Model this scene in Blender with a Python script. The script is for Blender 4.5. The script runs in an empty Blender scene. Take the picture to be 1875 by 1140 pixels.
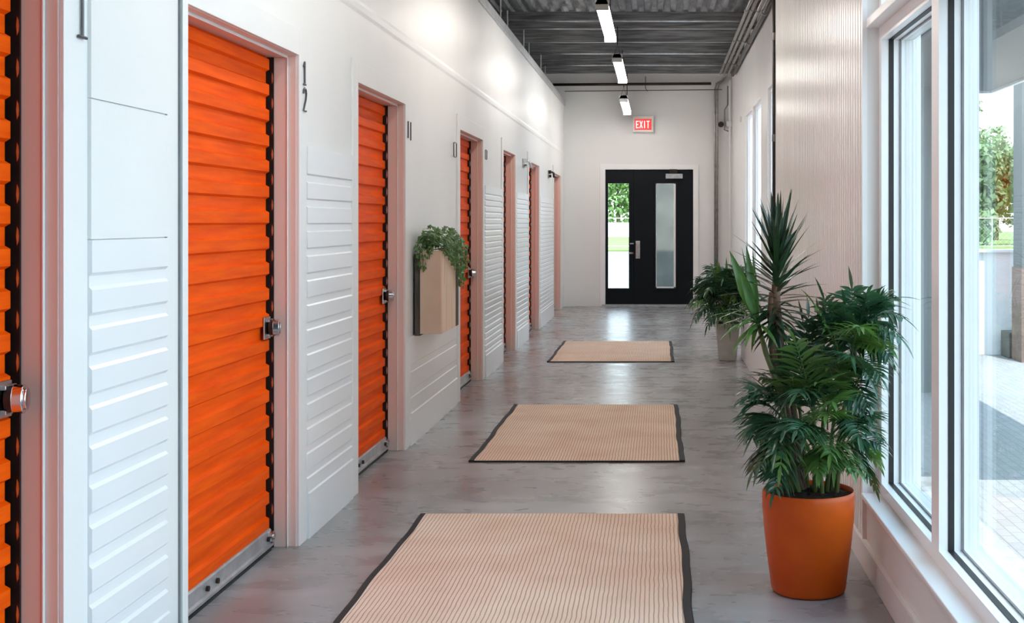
import bpy, math, random
from mathutils import Vector, Matrix, noise as mnoise
V = Vector
PI = math.pi
sc = bpy.context.scene
C = sc.collection
# ------------------------------------------------------------------ camera
F, CX, CY, H = 2300.0, 1206.0, 405.0, 1.35
cam = bpy.data.cameras.new('camera')
co = bpy.data.objects.new('camera', cam); C.objects.link(co)
cam.sensor_width = 36; cam.sensor_fit = 'HORIZONTAL'
cam.lens = F / 1875 * 36
cam.shift_x = -(CX - 937.5) / 1875
cam.shift_y = -(570 - CY) / 1875
cam.clip_end = 500; cam.clip_start = 0.05
co.location = (0, 0, H); co.rotation_euler = (PI / 2, 0, 0)
sc.camera = co


def at(x, y, Y):
    return V(((x - CX) * Y / F, Y, H - (y - CY) * Y / F))


# ------------------------------------------------------------------ materials
def mat(name, col, rough=.5, metal=0.0, spec=.5, var=0.0, vscale=6.0, vstretch=(1, 1, 1), bump=0.0, bscale=40.0,
        bstretch=(1, 1, 1), col2=None, rvar=0.0, emit=None, estr=0.0, coat=0.0, trans_leaf=0.0):
    m = bpy.data.materials.new(name); m.use_nodes = True
    nt = m.node_tree; N = nt.nodes; L = nt.links
    p = N['Principled BSDF']
    p.inputs['Base Color'].default_value = (*col, 1)
    p.inputs['Roughness'].default_value = rough
    p.inputs['Metallic'].default_value = metal
    p.inputs['Specular IOR Level'].default_value = spec
    p.inputs['Coat Weight'].default_value = coat
    p.inputs['Coat Roughness'].default_value = .15
    tc = N.new('ShaderNodeTexCoord')

    def noisetex(scale, stretch, detail=4):
        mp = N.new('ShaderNodeMapping'); mp.inputs['Scale'].default_value = stretch
        L.new(tc.outputs['Object'], mp.inputs['Vector'])
        n = N.new('ShaderNodeTexNoise'); n.inputs['Scale'].default_value = scale; n.inputs['Detail'].default_value = detail
        L.new(mp.outputs['Vector'], n.inputs['Vector'])
        return n
    if var > 0 or col2:
        n = noisetex(vscale, vstretch)
        r = N.new('ShaderNodeValToRGB')
        c2 = col2 or tuple(c * (1 - var) for c in col)
        r.color_ramp.elements[0].position = .34; r.color_ramp.elements[1].position = .66
        r.color_ramp.elements[0].color = (*c2, 1); r.color_ramp.elements[1].color = (*col, 1)
        L.new(n.outputs['Fac'], r.inputs['Fac']); L.new(r.outputs['Color'], p.inputs['Base Color'])
        if rvar > 0:
            mr = N.new('ShaderNodeMapRange'); mr.inputs['To Min'].default_value = rough - rvar; mr.inputs['To Max'].default_value = rough + rvar
            L.new(n.outputs['Fac'], mr.inputs['Value']); L.new(mr.outputs['Result'], p.inputs['Roughness'])
    if bump > 0:
        n2 = noisetex(bscale, bstretch, 3)
        b = N.new('ShaderNodeBump'); b.inputs['Strength'].default_value = bump; b.inputs['Distance'].default_value = .01
        L.new(n2.outputs['Fac'], b.inputs['Height']); L.new(b.outputs['Normal'], p.inputs['Normal'])
    if emit:
        p.inputs['Emission Color'].default_value = (*emit, 1); p.inputs['Emission Strength'].default_value = estr
    if trans_leaf > 0:
        t = N.new('ShaderNodeBsdfTranslucent'); t.inputs['Color'].default_value = (col[0] * 1.6, col[1] * 1.6, col[2] * .9, 1)
        mx = N.new('ShaderNodeMixShader'); mx.inputs['Fac'].default_value = trans_leaf
        L.new(p.outputs['BSDF'], mx.inputs[1]); L.new(t.outputs['BSDF'], mx.inputs[2])
        L.new(mx.outputs['Shader'], N['Material Output'].inputs['Surface'])
    return m


M = {}
M['wall'] = mat('wall_paint', (.83, .83, .82), .38, var=.03, vscale=2.0, bump=.04, bscale=60)
M['panel'] = mat('white_panel_paint', (.83, .84, .85), .28, var=.02, vscale=3)
M['jamb'] = mat('jamb_paint', (.78, .60, .53), .4, var=.06, vscale=4, vstretch=(1, 1, .3))
M['orange'] = mat('orange_steel_paint', (.93, .110, .0), .5, spec=.10, col2=(.78, .074, .0), vscale=5, vstretch=(3, .6, 9), bump=.05, bscale=9, bstretch=(1, .4, 3))
M['black'] = mat('black_rubber', (.012, .011, .012), .5, var=.2, vscale=30)
M['darkmetal'] = mat('dark_steel', (.045, .03, .028), .45, metal=.6, var=.3, vscale=20)
M['steel'] = mat('brushed_steel', (.62, .62, .62), .28, metal=1.0, var=.2, vscale=30)
M['chrome'] = mat('polished_chrome', (.75, .75, .77), .12, metal=1.0, var=.05, vscale=10)
M['galv'] = mat('galvanised_steel', (.60, .62, .64), .38, metal=.7, var=.25, vscale=14)
M['deck'] = mat('galvanised_deck', (.50, .51, .52), .42, metal=.5, var=.5, vscale=9, vstretch=(2, .5, 1), rvar=.12)
M['purlin'] = mat('dark_galvanised_purlin', (.36, .365, .37), .42, metal=.5, var=.6, vscale=5, vstretch=(.5, 8, 9))
M['conduit'] = mat('grey_conduit', (.33, .31, .29), .35, metal=.7, var=.3, vscale=14)
M['darkpipe'] = mat('dark_pipe', (.05, .04, .035), .4, metal=.3, var=.3, vscale=10)
M['doorblack'] = mat('blue_black_door_paint', (.004, .0075, .0105), .4, var=.2, vscale=3, spec=.18)
M['whitealu'] = mat('white_window_frame', (.90, .90, .90), .3, var=.02, vscale=6)
M['grey'] = mat('grey_gasket_and_gap_shade', (.22, .22, .23), .4, var=.2, vscale=10)
M['pot'] = mat('burnt_orange_pot_glaze', (.60, .096, .004), .38, col2=(.48, .064, .002), vscale=5, bump=.06, bscale=25, spec=.3)
M['soil'] = mat('potting_soil', (.028, .016, .010), .95, var=.6, vscale=60, bump=.8, bscale=90)
M['palm'] = mat('palm_leaf', (.044, .118, .060), .27, col2=(.026, .078, .044), vscale=9, spec=.6, trans_leaf=.12)
M['palmlight'] = mat('young_palm_leaf', (.12, .25, .060), .30, col2=(.07, .17, .05), vscale=9, spec=.6, trans_leaf=.15)
M['drac'] = mat('dracaena_leaf', (.022, .058, .024), .26, col2=(.012, .034, .016), vscale=8, spec=.6, trans_leaf=.08)
M['dracwide'] = mat('striped_dracaena_leaf', (.085, .20, .035), .32, col2=(.030, .10, .022), vscale=14, vstretch=(4, 4, .5), spec=.6, trans_leaf=.15)
M['bark'] = mat('dracaena_bark', (.19, .105, .065), .8, col2=(.085, .048, .032), vscale=16, vstretch=(2, 2, .6), bump=.6, bscale=30)
M['cane'] = mat('green_cane', (.14, .20, .06), .5, col2=(.08, .10, .035), vscale=12)
M['ivy'] = mat('ivy_leaf', (.105, .225, .050), .38, col2=(.034, .095, .026), vscale=25, spec=.5, trans_leaf=.12)
M['kraft'] = mat('kraft_board', (.72, .56, .42), .7, col2=(.64, .48, .35), vscale=5, vstretch=(1, 1, .6), bump=.08, bscale=18)
M['plank'] = mat('pale_planks', (.84, .66, .51), .6, col2=(.75, .56, .42), vscale=6, vstretch=(6, 6, .5), bump=.08, bscale=16, bstretch=(5, 5, .4))
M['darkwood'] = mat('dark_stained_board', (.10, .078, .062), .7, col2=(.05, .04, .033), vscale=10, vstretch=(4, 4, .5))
M['concreteplanter'] = mat('pale_concrete_planter', (.62, .62, .58), .7, var=.15, vscale=12, bump=.1)
M['sign'] = mat('sign_housing', (.80, .78, .75), .4, var=.03, vscale=5)
M['signred'] = mat('exit_sign_red', (.72, .03, .03), .4, emit=(.8, .04, .035), estr=.25, var=.05)
M['signletter'] = mat('exit_sign_letter', (.85, .78, .76), .4, emit=(1, .8, .78), estr=.35, var=.02)
M['lamp'] = mat('lamp_diffuser', (.9, .88, .84), .4, emit=(1.0, .95, .88), estr=10.5, var=.02)
M['lampbody'] = mat('lamp_housing', (.75, .74, .72), .4, var=.03)
M['extwhite'] = mat('white_exterior_render', (.80, .80, .80), .6, var=.04)
M['extgrey'] = mat('grey_exterior_render', (.12, .135, .14), .7, var=.12, vscale=1.5, vstretch=(1, 1, .3))
M['extconcrete'] = mat('raw_concrete', (.17, .165, .145), .8, var=.3, vscale=3, bump=.1)
M['soffit'] = mat('grey_soffit_boards', (.11, .114, .118), .6, var=.15, vscale=1.2, vstretch=(.3, 2, 1))
M['lawn'] = mat('lawn_grass', (.16, .26, .055), .9, var=.3, vscale=.8)
M['treeleaf'] = mat('tree_leaf', (.17, .27, .085), .6, col2=(.10, .18, .055), vscale=1.2, trans_leaf=.25)
M['treeleaf2'] = mat('pale_tree_leaf', (.22, .30, .15), .6, col2=(.15, .22, .10), vscale=1.2, trans_leaf=.25)
M['treebark'] = mat('tree_bark', (.12, .09, .07), .9, var=.3)
M['matbind'] = mat('black_mat_binding', (.016, .016, .020), .7, var=.3, vscale=80, bump=.3, bscale=200)
M['brick'] = mat('brown_brick', (.25, .17, .14), .8, var=.3, vscale=14)
M['ink'] = mat('dark_numeral', (.13, .13, .135), .3, metal=.4, var=.2, vscale=20)


def nd(m):
    return m.node_tree.nodes, m.node_tree.links, m.node_tree.nodes['Principled BSDF']


# polished concrete floor
fm = bpy.data.materials.new('polished_concrete'); fm.use_nodes = True
N, L, p = nd(fm)
tc = N.new('ShaderNodeTexCoord')


def mapped(s):
    mp = N.new('ShaderNodeMapping'); mp.inputs['Scale'].default_value = s
    L.new(tc.outputs['Object'], mp.inputs['Vector']); return mp


n1 = N.new('ShaderNodeTexNoise'); n1.inputs['Scale'].default_value = .9; n1.inputs['Detail'].default_value = 7; n1.inputs['Roughness'].default_value = .55
n1.inputs['Distortion'].default_value = .6
L.new(mapped((1, .8, 1)).outputs[0], n1.inputs['Vector'])
n2 = N.new('ShaderNodeTexNoise'); n2.inputs['Scale'].default_value = 7; n2.inputs['Detail'].default_value = 3; n2.inputs['Roughness'].default_value = .55
L.new(mapped((.5, .9, 1)).outputs[0], n2.inputs['Vector'])
ad = N.new('ShaderNodeMath'); ad.operation = 'MULTIPLY_ADD'; ad.inputs[1].default_value = .38
L.new(n2.outputs['Fac'], ad.inputs[0])
ml = N.new('ShaderNodeMath'); ml.operation = 'MULTIPLY'; ml.inputs[1].default_value = .65
L.new(n1.outputs['Fac'], ml.inputs[0]); L.new(ml.outputs[0], ad.inputs[2])
cr = N.new('ShaderNodeValToRGB'); e = cr.color_ramp.elements
e[0].position = .33; e[0].color = (.20, .192, .19, 1); e[1].position = .70; e[1].color = (.45, .47, .49, 1)
x_ = cr.color_ramp.elements.new(.52); x_.color = (.30, .302, .305, 1)
L.new(ad.outputs[0], cr.inputs['Fac']); L.new(cr.outputs['Color'], p.inputs['Base Color'])
mr = N.new('ShaderNodeMapRange'); mr.inputs['To Min'].default_value = .17; mr.inputs['To Max'].default_value = .40
L.new(n2.outputs['Fac'], mr.inputs['Value']); L.new(mr.outputs['Result'], p.inputs['Roughness'])
bp = N.new('ShaderNodeBump'); bp.inputs['Strength'].default_value = .08; bp.inputs['Distance'].default_value = .01
L.new(n2.outputs['Fac'], bp.inputs['Height']); L.new(bp.outputs['Normal'], p.inputs['Normal'])
p.inputs['Specular IOR Level'].default_value = .42
M['floor'] = fm

# woven jute mat
wm = bpy.data.materials.new('woven_jute'); wm.use_nodes = True
N, L, p = nd(wm)
tc = N.new('ShaderNodeTexCoord'); sx = N.new('ShaderNodeSeparateXYZ'); 
nz = N.new('ShaderNodeTexNoise'); nz.inputs['Scale'].default_value = 9; L.new(tc.outputs['Object'], nz.inputs['Vector'])
vm = N.new('ShaderNodeVectorMath'); vm.operation = 'MULTIPLY_ADD'; vm.inputs[1].default_value = (.008, .008, 0)
L.new(nz.outputs['Color'], vm.inputs[0]); L.new(tc.outputs['Object'], vm.inputs[2]); L.new(vm.outputs[0], sx.inputs[0])


def sine(sock, period):
    a = N.new('ShaderNodeMath'); a.operation = 'MULTIPLY'; a.inputs[1].default_value = 2 * PI / period; L.new(sock, a.inputs[0])
    s = N.new('ShaderNodeMath'); s.operation = 'SINE'; L.new(a.outputs[0], s.inputs[0]); return s.outputs[0]


sxx = sine(sx.outputs['X'], .0165); syy = sine(sx.outputs['Y'], .0125)
g1 = N.new('ShaderNodeMapRange'); g1.inputs['From Min'].default_value = .55; g1.inputs['From Max'].default_value = 1.0; L.new(sxx, g1.inputs['Value'])
g2 = N.new('ShaderNodeMapRange'); g2.inputs['From Min'].default_value = -.6; g2.inputs['From Max'].default_value = .9; g2.inputs['To Min'].default_value = .35
L.new(syy, g2.inputs['Value'])
mm = N.new('ShaderNodeMath'); mm.operation = 'MULTIPLY'; L.new(g1.outputs[0], mm.inputs[0]); L.new(g2.outputs[0], mm.inputs[1])
nz2 = N.new('ShaderNodeTexNoise'); nz2.inputs['Scale'].default_value = 3; nz2.inputs['Detail'].default_value = 5; L.new(tc.outputs['Object'], nz2.inputs['Vector'])
cr = N.new('ShaderNodeValToRGB'); cr.color_ramp.elements[0].position = .35; cr.color_ramp.elements[1].position = .65
cr.color_ramp.elements[0].color = (.78, .59, .46, 1); cr.color_ramp.elements[1].color = (.86, .70, .57, 1)
L.new(nz2.outputs['Fac'], cr.inputs['Fac'])
mx = N.new('ShaderNodeMix'); mx.data_type = 'RGBA'; mx.inputs[7].default_value = (.25, .145, .10, 1)
L.new(mm.outputs[0], mx.inputs[0]); L.new(cr.outputs['Color'], mx.inputs[6]); L.new(mx.outputs[2], p.inputs['Base Color'])
p.inputs['Roughness'].default_value = .95; p.inputs['Specular IOR Level'].default_value = .1
bp = N.new('ShaderNodeBump'); bp.inputs['Strength'].default_value = .5; bp.inputs['Distance'].default_value = .004; bp.invert = True
L.new(mm.outputs[0], bp.inputs['Height']); L.new(bp.outputs['Normal'], p.inputs['Normal'])
M['jute'] = wm

# block paving outside
pm = bpy.data.materials.new('block_paving'); pm.use_nodes = True
N, L, p = nd(pm)
tc = N.new('ShaderNodeTexCoord'); mp = N.new('ShaderNodeMapping'); mp.inputs['Rotation'].default_value = (0, 0, PI / 2); L.new(tc.outputs['Object'], mp.inputs[0])
b = N.new('ShaderNodeTexBrick'); b.inputs['Scale'].default_value = 4.2; b.inputs['Color1'].default_value = (.27, .275, .28, 1); b.inputs['Color2'].default_value = (.31, .31, .31, 1)
b.inputs['Mortar'].default_value = (.19, .19, .19, 1); b.inputs['Mortar Size'].default_value = .012
L.new(mp.outputs[0], b.inputs[0]); L.new(b.outputs[0], p.inputs['Base Color']); p.inputs['Roughness'].default_value = .8
M['paving'] = pm

# window glass: clear sheet with a fresnel mirror on it
gm = bpy.data.materials.new('window_glass'); gm.use_nodes = True
N = gm.node_tree.nodes; L = gm.node_tree.links; N.remove(N['Principled BSDF'])
tr = N.new('ShaderNodeBsdfTransparent'); tr.inputs['Color'].default_value = (.93, .96, .95, 1)
gl = N.new('ShaderNodeBsdfGlossy'); gl.inputs['Roughness'].default_value = .0
gn = N.new('ShaderNodeTexNoise'); gn.inputs['Scale'].default_value = .7
gc = N.new('ShaderNodeTexCoord'); L.new(gc.outputs['Object'], gn.inputs['Vector'])
gb = N.new('ShaderNodeBump'); gb.inputs['Strength'].default_value = .02; gb.inputs['Distance'].default_value = .01
L.new(gn.outputs['Fac'], gb.inputs['Height']); L.new(gb.outputs[0], gl.inputs['Normal'])
fr = N.new('ShaderNodeFresnel'); ge = N.new('ShaderNodeNewGeometry'); io = N.new('ShaderNodeMapRange')
io.inputs['To Min'].default_value = 1.22; io.inputs['To Max'].default_value = 1 / 1.22
L.new(ge.outputs['Backfacing'], io.inputs['Value']); L.new(io.outputs[0], fr.inputs['IOR'])
ms = N.new('ShaderNodeMixShader'); L.new(fr.outputs[0], ms.inputs[0]); L.new(tr.outputs[0], ms.inputs[1]); L.new(gl.outputs[0], ms.inputs[2])
L.new(ms.outputs[0], N['Material Output'].inputs[0])
M['glass'] = gm

# frosted ribbed panes of the narrow windows
qm = bpy.data.materials.new('frosted_glass'); qm.use_nodes = True
N = qm.node_tree.nodes; L = qm.node_tree.links; N.remove(N['Principled BSDF'])
tl = N.new('ShaderNodeBsdfTranslucent'); tl.inputs['Color'].default_value = (.93, .95, .96, 1)
df = N.new('ShaderNodeBsdfDiffuse'); df.inputs['Color'].default_value = (.85, .87, .88, 1)
ms = N.new('ShaderNodeMixShader'); ms.inputs[0].default_value = .25
L.new(tl.outputs[0], ms.inputs[1]); L.new(df.outputs[0], ms.inputs[2]); L.new(ms.outputs[0], N['Material Output'].inputs[0])
M['frosted'] = qm
M['fluted'] = mat('fluted_panel_paint', (.78, .75, .73), .24, var=.03, vscale=1.5, vstretch=(1, 1, .4), spec=.5)


# ------------------------------------------------------------------ mesh builder
class MB:
    def __init__(s):
        s.v = []; s.f = []

    def add(s, vs, fs):
        n = len(s.v); s.v += [tuple(v) for v in vs]; s.f += [tuple(i + n for i in f) for f in fs]; return s

    def box(s, x0, x1, y0, y1, z0, z1):
        x0, x1 = sorted((x0, x1)); y0, y1 = sorted((y0, y1)); z0, z1 = sorted((z0, z1))
        return s.add([(x0, y0, z0), (x1, y0, z0), (x1, y1, z0), (x0, y1, z0), (x0, y0, z1), (x1, y0, z1), (x1, y1, z1), (x0, y1, z1)],
                     [(0, 3, 2, 1), (4, 5, 6, 7), (0, 1, 5, 4), (1, 2, 6, 5), (2, 3, 7, 6), (3, 0, 4, 7)])

    def tube(s, pts, r, n=10, caps=True):
        pts = [V(q) for q in pts]; rs = r if isinstance(r, (list, tuple)) else [r] * len(pts)
        vs = []; fs = []; side = None
        for i, q in enumerate(pts):
            d = (pts[min(i + 1, len(pts) - 1)] - pts[max(i - 1, 0)]).normalized()
            if side is None:
                side = d.cross(V((0, 0, 1)))
                if side.length < .1: side = d.cross(V((0, 1, 0)))
            side = (side - d * side.dot(d)).normalized(); up = d.cross(side)
            for k in range(n):
                a = 2 * PI * k / n; vs.append(q + (side * math.cos(a) + up * math.sin(a)) * rs[i])
        for i in range(len(pts) - 1):
            for k in range(n):
                a = i * n + k; b = i * n + (k + 1) % n; fs.append((a, b, b + n, a + n))
        if caps:
            fs.append(tuple(reversed(range(n)))); fs.append(tuple(range((len(pts) - 1) * n, len(pts) * n)))
        return s.add(vs, fs)

    def cyl(s, c0, c1, r, n=20):
        return s.tube([c0, c1], r, n)

    def lathe(s, prof, c=(0, 0, 0), n=64):
        vs = []; fs = []
        for r, z in prof:
            for k in range(n):
                a = 2 * PI * k / n; vs.append((c[0] + r * math.cos(a), c[1] + r * math.sin(a), c[2] + z))
        for i in range(len(prof) - 1):
            for k in range(n):
                a = i * n + k; b = i * n + (k + 1) % n; fs.append((a, b, b + n, a + n))
        fs.append(tuple(reversed(range(n)))); fs.append(tuple(range((len(prof) - 1) * n, len(prof) * n)))
        return s.add(vs, fs)

    def prism(s, poly, o, u, v, w):
        """polygon in (u,v) at origin o, extruded by vector w"""
        o, u, v, w = V(o), V(u), V(v), V(w); n = len(poly)
        a = [o + u * p_[0] + v * p_[1] for p_ in poly]; b_ = [q + w for q in a]
        return s.add(a + b_, [tuple(reversed(range(n))), tuple(range(n, 2 * n))] + [(i, (i + 1) % n, (i + 1) % n + n, i + n) for i in range(n)])

    def leaf(s, P, d, side, L_, w, droop, n=5, fold=.35, peak=.4, tipw=0.0):
        P = V(P); d = V(d).normalized(); side = V(side)
        vs = []; fs = []
        for i in range(n + 1):
            t = i / n
            sd = (side - d * side.dot(d)).normalized(); nr = sd.cross(d)
            k = (t / peak) ** .6 if t < peak else (1 - (t - peak) / (1 - peak)) ** .8 if t < 1 else 0
            hw = w * .5 * max(k, .25 if t < .2 else tipw, .02)
            vs += [P - sd * hw + nr * hw * fold, P.copy(), P + sd * hw + nr * hw * fold]
            d = (d + V((0, 0, -droop / n))).normalized(); P = P + d * (L_ / n)
        for i in range(n):
            a = i * 3; fs += [(a, a + 1, a + 4, a + 3), (a + 1, a + 2, a + 5, a + 4)]
        return s.add(vs, fs)

    def build(s, name, material, parent=None, smooth=False, bevel=0.0, angle=None, solid=0.0):
        me = bpy.data.meshes.new(name); me.from_pydata(s.v, [], s.f); me.update()
        me.materials.append(material)
        o = bpy.data.objects.new(name, me); C.objects.link(o)
        if parent is not None:
            o.parent = parent
            q = parent; off = V((0, 0, 0))
            while q is not None:
                if q.type == 'EMPTY': off += q.location
                q = q.parent
            o.matrix_parent_inverse = Matrix.Translation(-off) if parent.type == 'EMPTY' else Matrix()
        if smooth:
            for q in me.polygons: q.use_smooth = True
            if angle: me.set_sharp_from_angle(angle=math.radians(angle))
        if bevel:
            b_ = o.modifiers.new('bevel', 'BEVEL'); b_.width = bevel; b_.segments = 2; b_.limit_method = 'ANGLE'
        if solid:
            b_ = o.modifiers.new('solid', 'SOLIDIFY'); b_.thickness = solid
        return o


def empty(name, loc=(0, 0, 0)):
    o = bpy.data.objects.new(name, None); C.objects.link(o); o.location = loc; return o


def tag(o, label=None, cat=None, group=None, kind=None):
    if label: o['label'] = label
    if cat: o['category'] = cat
    if group: o['group'] = group
    if kind: o['kind'] = kind
    return o


def struct(o, label=None, cat=None): return tag(o, label, cat, None, 'structure')


# ------------------------------------------------------------------ key planes
WX = -1.505          # left wall face
DX = -1.605          # roll-up curtain plane
YF = 20.0            # far wall
YB = -4.0            # wall behind the camera
RX = .812            # right knee wall and fluted pier
SX = 1.165           # set-back part of the right wall
TOP = 3.24           # top of the left partition
CZ = 3.63            # underside of the purlins
OPEN = 2.04
doors = [(1.93, 3.153), (3.988, 5.22), (6.248, 7.412), (9.457, 10.68), (12.10, 13.11), (14.48, 15.73), (17.95, 19.2)]

# floor
struct(MB().box(-4.5, 1.45, YB - .2, YF + .25, -.12, 0).build('floor', M['floor']), 'grey polished concrete floor of the corridor', 'floor')

# ------------------------------------------------------------------ left wall
mb = MB(); y = YB; WB = WX - .17
for a, b_ in doors:
    mb.box(WB, WX, y, a, 0, TOP); mb.box(WB, WX, a, b_, OPEN, TOP); y = b_
mb.box(WB, WX, y, YF, 0, TOP)
wl = mb.build('wall_left', M['wall'])
struct(wl, 'long white partition wall holding the row of orange roll-up doors', 'wall')
MB().box(WB - .01, WX + .018, YB, YF, TOP, TOP + .03).box(WX + .004, WX + .018, YB, YF, TOP - .055, TOP).build('cap_rail', M['galv'], wl)
MB().prism([(0, 0), (.004, .02), (.004, .05), (0, .07)], (WX, YB, 2.39), (1, 0, 0), (0, 0, 1), (0, YF - YB, 0)).build('seam_strip', M['wall'], wl)


def corr_panel(y0, y1, z0, z1, x, pitch, depth, groove, name='wall_panel', base=.19, top=.06, thick=.012, parent=wl, m=None):
    """white metal panel with horizontal grooves, a plain skirting and a plain top strip"""
    prof = [(0, z0), (thick + .006, z0), (thick + .006, z0 + base), (thick, z0 + base + .006)]
    z = z0 + base + pitch * .6; sl = depth * 1.1
    while z + groove + top < z1:
        prof += [(thick, z), (thick - depth, z + sl), (thick - depth, z + groove - sl), (thick, z + groove)]
        z += pitch
    prof += [(thick, z1), (0, z1)]
    return MB().prism(prof, (x, y0, 0), (1, 0, 0), (0, 0, 1), (0, y1 - y0, 0)).build(name, m or M['panel'], parent)


CW = .11
# bay between the first and second doors
pA = corr_panel(3.31, 3.826, 0, 1.30, WX, .105, .008, .046, base=.16)
MB().box(WX, WX + .010, 3.31, 3.826, 1.303, 1.672).box(WX, WX + .010, 3.31, 3.826, 1.676, TOP - .06).build('upper_panel', M['wall'], wl)
MB().box(WX, WX + .006, 3.828, 3.834, 1.30, TOP - .06).box(WX, WX + .006, 3.933, 3.939, 0, TOP - .06).build('gap_shade_strip', M['grey'], wl)  # grey strips stand in for the shade inside the panel gaps
pB = corr_panel(5.345, 6.125, 0, 1.67, WX, .105, .0055, .040, top=.10)
pC = corr_panel(7.56, 9.30, 0, .655, WX, .155, .004, .05, top=.02)
pD = corr_panel(10.83, 11.98, 0, 1.66, WX, .052, .006, .020, top=.03)
pE = corr_panel(13.25, 14.36, 0, 1.66, WX, .052, .006, .020, top=.03)
pF = corr_panel(15.87, 17.83, 0, 1.66, WX, .052, .006, .020, top=.03)

door_labels = [
    'orange roll-up door cut off by the left edge of the photo',
    'orange roll-up door seen widest, between the two large white ribbed panels',
    'orange roll-up door just before the ivy wall planter',
    'orange roll-up door just past the ivy wall planter, partly hidden by its leaves',
    'roll-up door showing only a dark sliver, first beyond the four orange ones',
    'roll-up door whose opening has the chrome hasp beside its top',
    'roll-up door sliver closest to the white end wall']


def numeral(name, strokes, y, z, w, h, label):
    """strokes on the wall face; u runs along +Y (reads left to right for a viewer facing the wall), v runs up"""
    m = MB()
    for pts in strokes:
        pts = [(WX + .014 + .004, y + (1 - a) * w if False else y + a * w, z + b_ * h) for a, b_ in pts]
        m.tube(pts, .0045, 6)
    o = m.build(name, M['ink']); tag(o, label, 'number')
    return o


for i, (a, b_) in enumerate(doors):
    r = empty('door_%d' % (i + 1), (DX, (a + b_) / 2, 0))
    struct(r, door_labels[i], 'door')
    # curtain
    pr = []; z = .085; ph = .105; dp = .014
    pr.append((0, z))
    while z + ph < OPEN + .05:
        pr += [(0, z + .006), (0, z + .042), (-dp, z + .050), (-dp, z + .096), (0, z + .1045)]
        z += ph
    pr += [(0, OPEN + .06), (-.03, OPEN + .06), (-.03, .085)]
    cu = MB().prism(pr, (DX, a + .012, 0), (1, 0, 0), (0, 0, 1), (0, b_ - a - .055, 0)).build('curtain', M['orange'], r)
    # guides
    for ya, yb in ((a - .03, a + .010), (b_ - .052, b_ + .0)):
        g = MB().box(DX - .07, DX - .032, ya, yb, 0, OPEN + .05).box(DX - .07, DX - .005, yb - .008 if yb > (a + b_) / 2 else ya, yb if yb > (a + b_) / 2 else ya + .008, 0, OPEN + .05)
        if yb > (a + b_) / 2: g.box(DX - .07, DX + .010, b_ - .017, b_ - .0098, .0, OPEN - .012)
        g.build('guide_rail', M['darkmetal'], r)
    gs = MB()
    z = .085 + .047
    while z < OPEN - .08:
        c = [(.0005, .002), (.0045, .012), (.0055, .025), (.0045, .040), (.0005, .050), (-.0015, .026)]
        gs.prism([(.003 + q[0], z + q[1]) for q in c], (DX, b_ - .0185, 0), (1, 0, 0), (0, 0, 1), (0, .0016, 0))
        z += ph
    gs.build('scallop_highlight_row', M['steel'], r)  # lens-shaped steel slips imitate the scalloped highlights along the guide
    # bottom bar with bolts
    bb = MB().prism([(-.03, .012), (.012, .012), (.020, .020), (.020, .030), (.010, .034), (.010, .082), (.004, .088), (-.03, .088)], (DX, a + .012, 0), (1, 0, 0), (0, 0, 1), (0, b_ - a - .06, 0)).build('bottom_bar', M['galv'], r)
    MB().box(DX - .025, DX + .016, a + .012, b_ - .06, .0, .012).build('rubber_seal', M['black'], bb)
    for yy in (a + (b_ - a) * .36, a + (b_ - a) * .44, b_ - .10):
        MB().cyl((DX + .008, yy, .055), (DX + .020, yy, .055), .010, 10).build('bolt', M['darkmetal'], bb)
    MB().cyl((DX - .005, b_ - .055, .055), (DX + .022, b_ - .055, .055), .024, 16).cyl((DX + .02, b_ - .055, .055), (DX + .028, b_ - .055, .055), .011, 12).build('roller', M['steel'], bb)
    # jamb lining with a step, and the head lining
    jm = MB()
    for s_, yy in ((1, a), (-1, b_)):
        jm.box(DX - .06, WX - .034, yy, yy + s_ * .010, 0, OPEN - .010)
        jm.box(WX - .034, WX - .001, yy, yy + s_ * .003, 0, OPEN - .003)
    jm.box(DX - .06, WX - .034, a, b_, OPEN - .010, OPEN); jm.box(WX - .034, WX - .001, a + .003, b_ - .003, OPEN - .003, OPEN)
    jm.build('door_jamb', M['jamb'], r, bevel=.0025)
    MB().box(WX - .0365, WX - .0335, b_ - .014, b_ - .003, 0, OPEN - .01).box(WX - .0365, WX - .0335, a + .01, b_ - .01, OPEN - .014, OPEN - .003).build('jamb_edge_highlight', M['panel'], r)  # white strip imitates the highlight along the stepped jamb edge
    # casing
    cl = .045 if i == 1 else CW
    cm = MB(); t = .012
    cm.box(WX, WX + t, a - cl, a, 0, OPEN + CW); cm.box(WX, WX + t, b_, b_ + CW, 0, OPEN + CW); cm.box(WX, WX + t, a, b_, OPEN, OPEN + CW)
    cm.build('door_casing', M['wall'], r, bevel=.002)
    if i < 4:
        yl = b_ - .085; zl = .915
        la = empty('latch', (DX, yl, zl)); la.parent = r; la.matrix_parent_inverse = Matrix.Translation(-r.location)
        pl = MB().box(DX + .001, DX + .008, yl - .045, yl + .035, zl - .045, zl + .045).box(DX + .006, DX + .02, yl - .02, yl + .035, zl + .024, zl + .036).box(DX + .006, DX + .02, yl - .02, yl + .035, zl - .036, zl - .024)
        pl.build('latch_plate', M['steel'], r, bevel=.002)
        MB().tube([(DX + .010, yl + .0, zl), (DX + .032, yl + .006, zl)], [.028, .032], 20).build('latch_housing', M['darkmetal'], r, smooth=True, angle=40)
        MB().cyl((DX + .026, yl + .008, zl), (DX + .050, yl + .014, zl), .036, 24).cyl((DX + .049, yl + .014, zl), (DX + .057, yl + .016, zl), .028, 24).build('disc_padlock', M['chrome'], r, smooth=True, angle=40, bevel=.002)
        bpy.data.objects.remove(la)

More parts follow.
